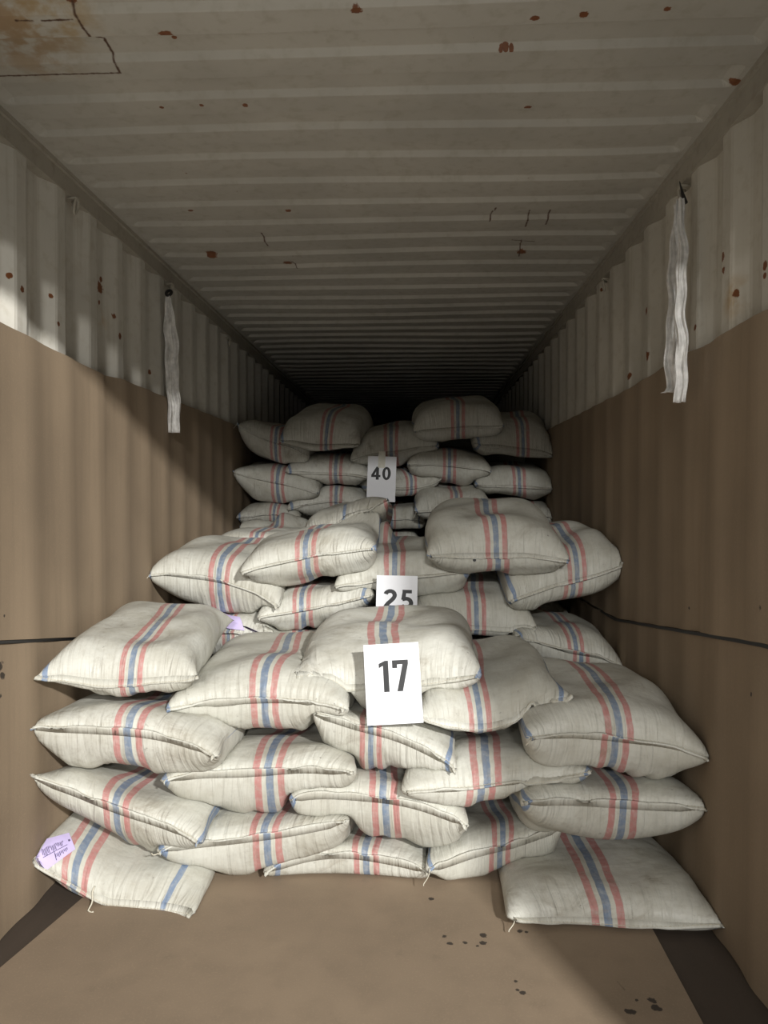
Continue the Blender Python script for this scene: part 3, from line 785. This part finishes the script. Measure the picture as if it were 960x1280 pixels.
def digit(ch):
    """list of (points, faces) in a box about .6 wide and 1 tall"""
    if ch == '1c': return [poly([(.13,0),(.30,0),(.30,1),(.19,1),(.13,.97)]), poly([(0,.91),(0,.77),(.13,.84),(.30,.92),(.30,1),(.19,1)])]
    if ch == '7c': return [poly([(0,1),(0,.745),(.155,.745),(.155,.86),(.5,.86),(.5,1)]), poly([(.12,0),(.295,0),(.5,.87),(.5,.9),(.325,.9),(.325,.87)])]
    if ch == '2':
        p = arc(.30,.705,.215,.215,165,-28,20)+[(.44,.52),(.33,.40),(.22,.29),(.13,.17),(.10,.10)]
        return [stroke(p, .20), poly([(.02,0),(.60,0),(.60,.18),(.02,.18)])]
    if ch == '5':
        p = [(.10,.50)]+arc(.275,.31,.235,.23,118,-150,24)
        return [poly([(.10,1),(.54,1),(.54,.82),(.10,.82)]), poly([(.10,.87),(.275,.87),(.245,.50),(.045,.48)]), stroke(p, .195)]
    if ch == '4': return [poly([(.32,0),(.52,0),(.52,1),(.32,1)]), poly([(0,.20),(.63,.20),(.63,.37),(0,.37)]), poly([(0,.36),(.20,.36),(.34,.66),(.34,1)])]
    if ch == '0': return [band2(arc(.29,.5,.29,.51,0,360,40), arc(.29,.5,.10,.335,0,360,40))]
def sign(corner_px, Ytop, Ybot, chars, dh, dx0, dy0, adv, label, bow=.006, hgt=.297, wid=.21, asp=1.0, tape=False):
    """corner_px: top-left and top-right of the sheet; hangs down, leaning out to Ybot"""
    a, c = PY(*corner_px[0], Ytop), PY(*corner_px[1], Ytop)
    ex = (c-a).normalized()
    dn = Vector((0, Ybot-Ytop, 0)); dn.z = -math.sqrt(max(1e-4, hgt*hgt-dn.y*dn.y)); dn.normalize()
    dn = (dn-ex*dn.dot(ex)).normalized(); nr = ex.cross(dn).normalized()
    if nr.y > 0: nr = -nr
    mid = (a+c)/2; a = mid-ex*wid/2
    def at(x, y, off=0.): return a+ex*x+dn*y+nr*(off+bow*math.sin(math.pi*x/wid)*(.4+.6*y/hgt)+bow*.5*math.sin(3*y/hgt))
    nx, ny = 10, 14; v = []; f = []
    for o in (0, -.0006):
        for j in range(ny+1):
            for i in range(nx+1): v.append(at(wid*i/nx, hgt*j/ny, o))
    N = (nx+1)*(ny+1)
    for j in range(ny):
        for i in range(nx):
            q = j*(nx+1)+i; k = (q, q+1, q+nx+2, q+nx+1); f.append(k[::-1]); f.append(tuple(z+N for z in k))
    o = tag(link('number_sheet', v, f, M['paper'], None, True), label, 'paper sheet')
    b = MB(); x = dx0
    for ch in chars:
        for pts, fc in digit(ch):
            q = [at(x+p[0]*dh*asp, dy0+(1-p[1])*dh, .0009) for p in pts]
            b.add(q, fc)
        x += adv
    d = b.build('printed_number', M['ink'], o); d['label'] = 'bold black number %s' % ''.join(q[0] for q in chars)
    if tape:
        v = [at(.075+.05*i, -.035+.06*j, .0015+.004*((i+j) % 2)) for j in range(3) for i in range(2)]
        t_ = link('clear_tape', v, [(0,1,3,2),(2,3,5,4)], M['tape'], o); t_['label'] = 'shiny clear tape'
    return o
sign([(455,806.5),(522,802.5)], 2.675, 2.605, ['1c','7c'], .1112, .053, .061, .0492, 'white paper sheet printed 17 on the front stack', wid=.203, hgt=.286, asp=1.05)
sign([(471.5,719),(521.5,720)], 3.52, 3.47, ['2','5'], .092, .036, .068, .080, 'white paper sheet printed 25, half hidden behind the sack of sheet 17', wid=.198, hgt=.29, asp=1.12)
sign([(460.5,570),(495.5,571)], 5.26, 5.22, ['4','0'], .094, .028, .078, .079, 'white paper sheet printed 40 on the back stack', wid=.206, hgt=.33, asp=1.12, tape=True)

# ------------------------------------------------------------------ lilac tags
from mathutils.bvhtree import BVHTree
def hit(ob, px, py, off):
    """point of a sack's skin under the pixel, lifted a little off it"""
    bt = BVHTree.FromPolygons([v.co for v in ob.data.vertices], [tuple(p.vertices) for p in ob.data.polygons]) if ob.name not in BT else BT[ob.name]
    BT[ob.name] = bt; d = ray(px, py).normalized(); loc, n, _, _ = bt.ray_cast(O, d)
    if loc is None: loc, n, _, _ = bt.find_nearest(O+d*2.6)
    if n.dot(d) > 0: n = -n
    return loc+n*off
BT = {}
def skin_patch(name, quad, ob, mat, off, nu=8, nv=6, curl=0.):
    g = [[None]*(nu+1) for _ in range(nv+1)]; v = []; f = []
    (ax, ay), (bx, by), (cx, cy), (dx, dy) = quad
    for o in (off, off-.001):
        for j in range(nv+1):
            for i in range(nu+1):
                s, t = i/nu, j/nv
                v.append(hit(ob, (ax*(1-s)+bx*s)*(1-t)+(dx*(1-s)+cx*s)*t, (ay*(1-s)+by*s)*(1-t)+(dy*(1-s)+cy*s)*t, o+curl*math.sin(s*7+t*4)))
    N = (nu+1)*(nv+1)
    for j in range(nv):
        for i in range(nu):
            q = j*(nu+1)+i; k = (q, q+1, q+nu+2, q+nu+1); f.append(k[::-1]); f.append(tuple(z+N for z in k))
    return link(name, v, f, mat, ob, True)
TQ = ((43,1054),(86,1042),(94,1062),(53,1091))
tg = skin_patch('printed_tag', TQ, tagsack, M['lilac'], .004); tg['label'] = 'lilac paper tag with dark print'
b = MB(); rr = random.Random(5)
def tp_(s, t):
    (ax, ay), (bx, by), (cx, cy), (dx, dy) = TQ
    return hit(tagsack, (ax*(1-s)+bx*s)*(1-t)+(dx*(1-s)+cx*s)*t, (ay*(1-s)+by*s)*(1-t)+(dy*(1-s)+cy*s)*t, .0055)
def tl(s0, t0, s1, t1): b.add([tp_(s0, t0), tp_(s1, t0), tp_(s1, t1), tp_(s0, t1)], [(0,1,2,3)])
for i in range(17): x = .13+.038*i; y = .30+.02*math.sin(i); tl(x, y, x+.018, y+rr.uniform(.08, .28))
for i in range(9): x = .45+.042*i; tl(x, .68, x+.02, .68+rr.uniform(.10, .2))
tl(.12, .56, .48, .585); tl(.48, .56, .84, .585); tl(.44, .6, .46, .92); tl(.90, .36, .95, .46)
b.build('tag_print', M['lilac_ink'], tg)
b = MB(); e0 = hit(tagsack, 70, 1102, .004)
b.tube([(e0.x-.004*math.sin(k*.9), e0.y-.006*k, e0.z-.0075*k) for k in range(9)]+[(e0.x+.010, e0.y-.052, e0.z-.064), (e0.x+.018, e0.y-.052, e0.z-.061)], .0028, 6)
b.build('loose_thread', M['thread'], tagsack, True)
ms = [o for o in bpy.data.objects if o.get('label', '').startswith('sack with a crumpled lilac tag')][0]
t2 = skin_patch('crumpled_tag', ((257,762),(300,774),(306,788),(270,784)), ms, M['lilac'], .012, 8, 6, .006); t2['label'] = 'crumpled lilac paper tag'

# ------------------------------------------------------------------ lashing rings and straps
def lash_ring(px, py, X, sgn, label):
    c = PX(px, py, X); b = MB(); r = .026
    b.tube([(c.x+sgn*(.012+.006*math.cos(a)), c.y+r*.55*math.sin(a), c.z+r*1.15*math.cos(a)) for a in [2*math.pi*k/20 for k in range(20)]], .0055, 8, True)
    b.tube([(c.x-sgn*.012, c.y-.016, c.z+.026), (c.x+sgn*.016, c.y-.012, c.z+.030), (c.x+sgn*.020, c.y+.010, c.z+.022), (c.x-sgn*.012, c.y+.018, c.z+.02)], .0055, 8)
    return tag(b.build('lashing_ring', M['ring'], None, True), label, 'ring')
lash_ring(91, 258, XL+.003, 1, 'empty painted lashing ring under the roof rail, nearest the door on the brighter wall')
lash_ring(212, 362, XL+.003, 1, 'lashing ring holding the white strap without cable tie')
lash_ring(285, 428, XL+.003, 1, 'lashing ring beyond the strap without cable tie, deep on the brighter wall')
lash_ring(855, 243, XR-.003, -1, 'lashing ring holding the black cable tie')
lash_ring(757, 356, XR-.003, -1, 'empty painted lashing ring on the shaded wall beyond the cable-tied strap')
def ribbon(path, width, axis, nrm, seed, amp=.010, wfun=None):
    """hanging webbing: pleated cross-section swept down a path"""
    r = random.Random(seed); ph = [r.uniform(0, 6) for _ in range(6)]; n = 14; v = []; f = []; m = len(path)
    A = Vector(axis).normalized(); N_ = Vector(nrm).normalized()
    for t in (0, .003):
        for k, p in enumerate(path):
            q = k/(m-1); wd = width*(wfun(q) if wfun else 1)
            for i in range(n+1):
                s = i/n-.5
                pl = amp*(math.sin(s*9+ph[0]+q*4)+.6*math.sin(s*19+ph[1]-q*9)+.5*math.sin(q*30+ph[2]+s*6))*.5
                sw = .004*math.sin(q*13+ph[3])+.003*math.sin(q*29+ph[4])
                v.append(Vector(p)+A*(s*wd+sw)+N_*(pl+t))
    K = m*(n+1)
    for k in range(m-1):
        for i in range(n):
            a = k*(n+1)+i; q = (a, a+1, a+n+2, a+n+1); f.append(q); f.append(tuple(z+K for z in q)[::-1])
    for k in range(m-1):
        for i in (0, n):
            a = k*(n+1)+i; f.append((a, a+n+1, a+n+1+K, a+K))
    for i in range(n):
        for k in (0, m-1):
            a = k*(n+1)+i; f.append((a, a+1, a+1+K, a+K))
    return v, f
def line3(a, c, n=40): return [tuple(Vector(a)*(1-k/n)+Vector(c)*(k/n)) for k in range(n+1)]
xs_ = XL+.045
pa, pb = PX(211.5, 371, xs_), PX(218, 541, xs_)
v, f = ribbon(line3(pa, pb), .066, (.86,.5,0), (.55,-.85,0), 3, .026, lambda q: .45+.55*min(1, q*4))
st = tag(link('hanging_strap', v, f, M['strap'], None, True), 'white cloth strap hanging from a ring without a cable tie', 'strap')
b = MB(); kc = PX(212, 367, xs_)
b.tube([(kc.x+.014*math.cos(a), kc.y-.012+.012*math.sin(a), kc.z+.016*math.sin(a)) for a in [2*math.pi*k/14 for k in range(14)]], .008, 8, True)
b.build('knot', M['black'], st, True)['label'] = 'dark knotted loop at the ring'
xs_ = XR-.068
pa, pb = PX(851, 248, xs_), PX(852, 503, xs_)
v, f = ribbon(line3(pa, pb), .040, (.9,-.42,0), (-.5,-.85,0), 8, .016, lambda q: .65+.35*min(1, q*5))
st = tag(link('hanging_strap', v, f, M['strap'], None, True), 'doubled white cloth strap hung from a black cable tie', 'strap')
pa2, pb2 = PX(845, 256, xs_+.012), PX(840, 484, xs_+.012)
pth = line3(pa2, pb2, 36)+[tuple(PX(838, 489, xs_+.002)), tuple(PX(833, 491, xs_-.01))]
v, f = ribbon(pth, .046, (.9,-.42,0), (-.5,-.85,0), 12, .014, lambda q: .5+.5*min(1, q*3))
link('under_strap', v, f, M['strap'], st, True)
b = MB(); z1, z2, z3 = PX(849.5, 227, xs_+.01), PX(853, 242, xs_+.012), PX(857, 254, xs_+.02)
b.tube([z1, (z1+z2)/2, z2, z3], [.002, .0035, .006, .008], 6); b.build('cable_tie', M['black'], st, True)['label'] = 'black plastic cable tie'
# small hole near the seam of one sack on the 25 stack
hs_ = [o for o in bpy.data.objects if o.get('label', '').startswith('large sack on the 25 stack with a small hole')][0]
hp = hit(hs_, 593, 700, .003)
b = MB(); b.add([hp+Vector((.008*math.cos(a), 0, .007*math.sin(a))) for a in [2*math.pi*k/10 for k in range(10)]], [tuple(range(10))])
b.build('hole', M['black'], hs_)
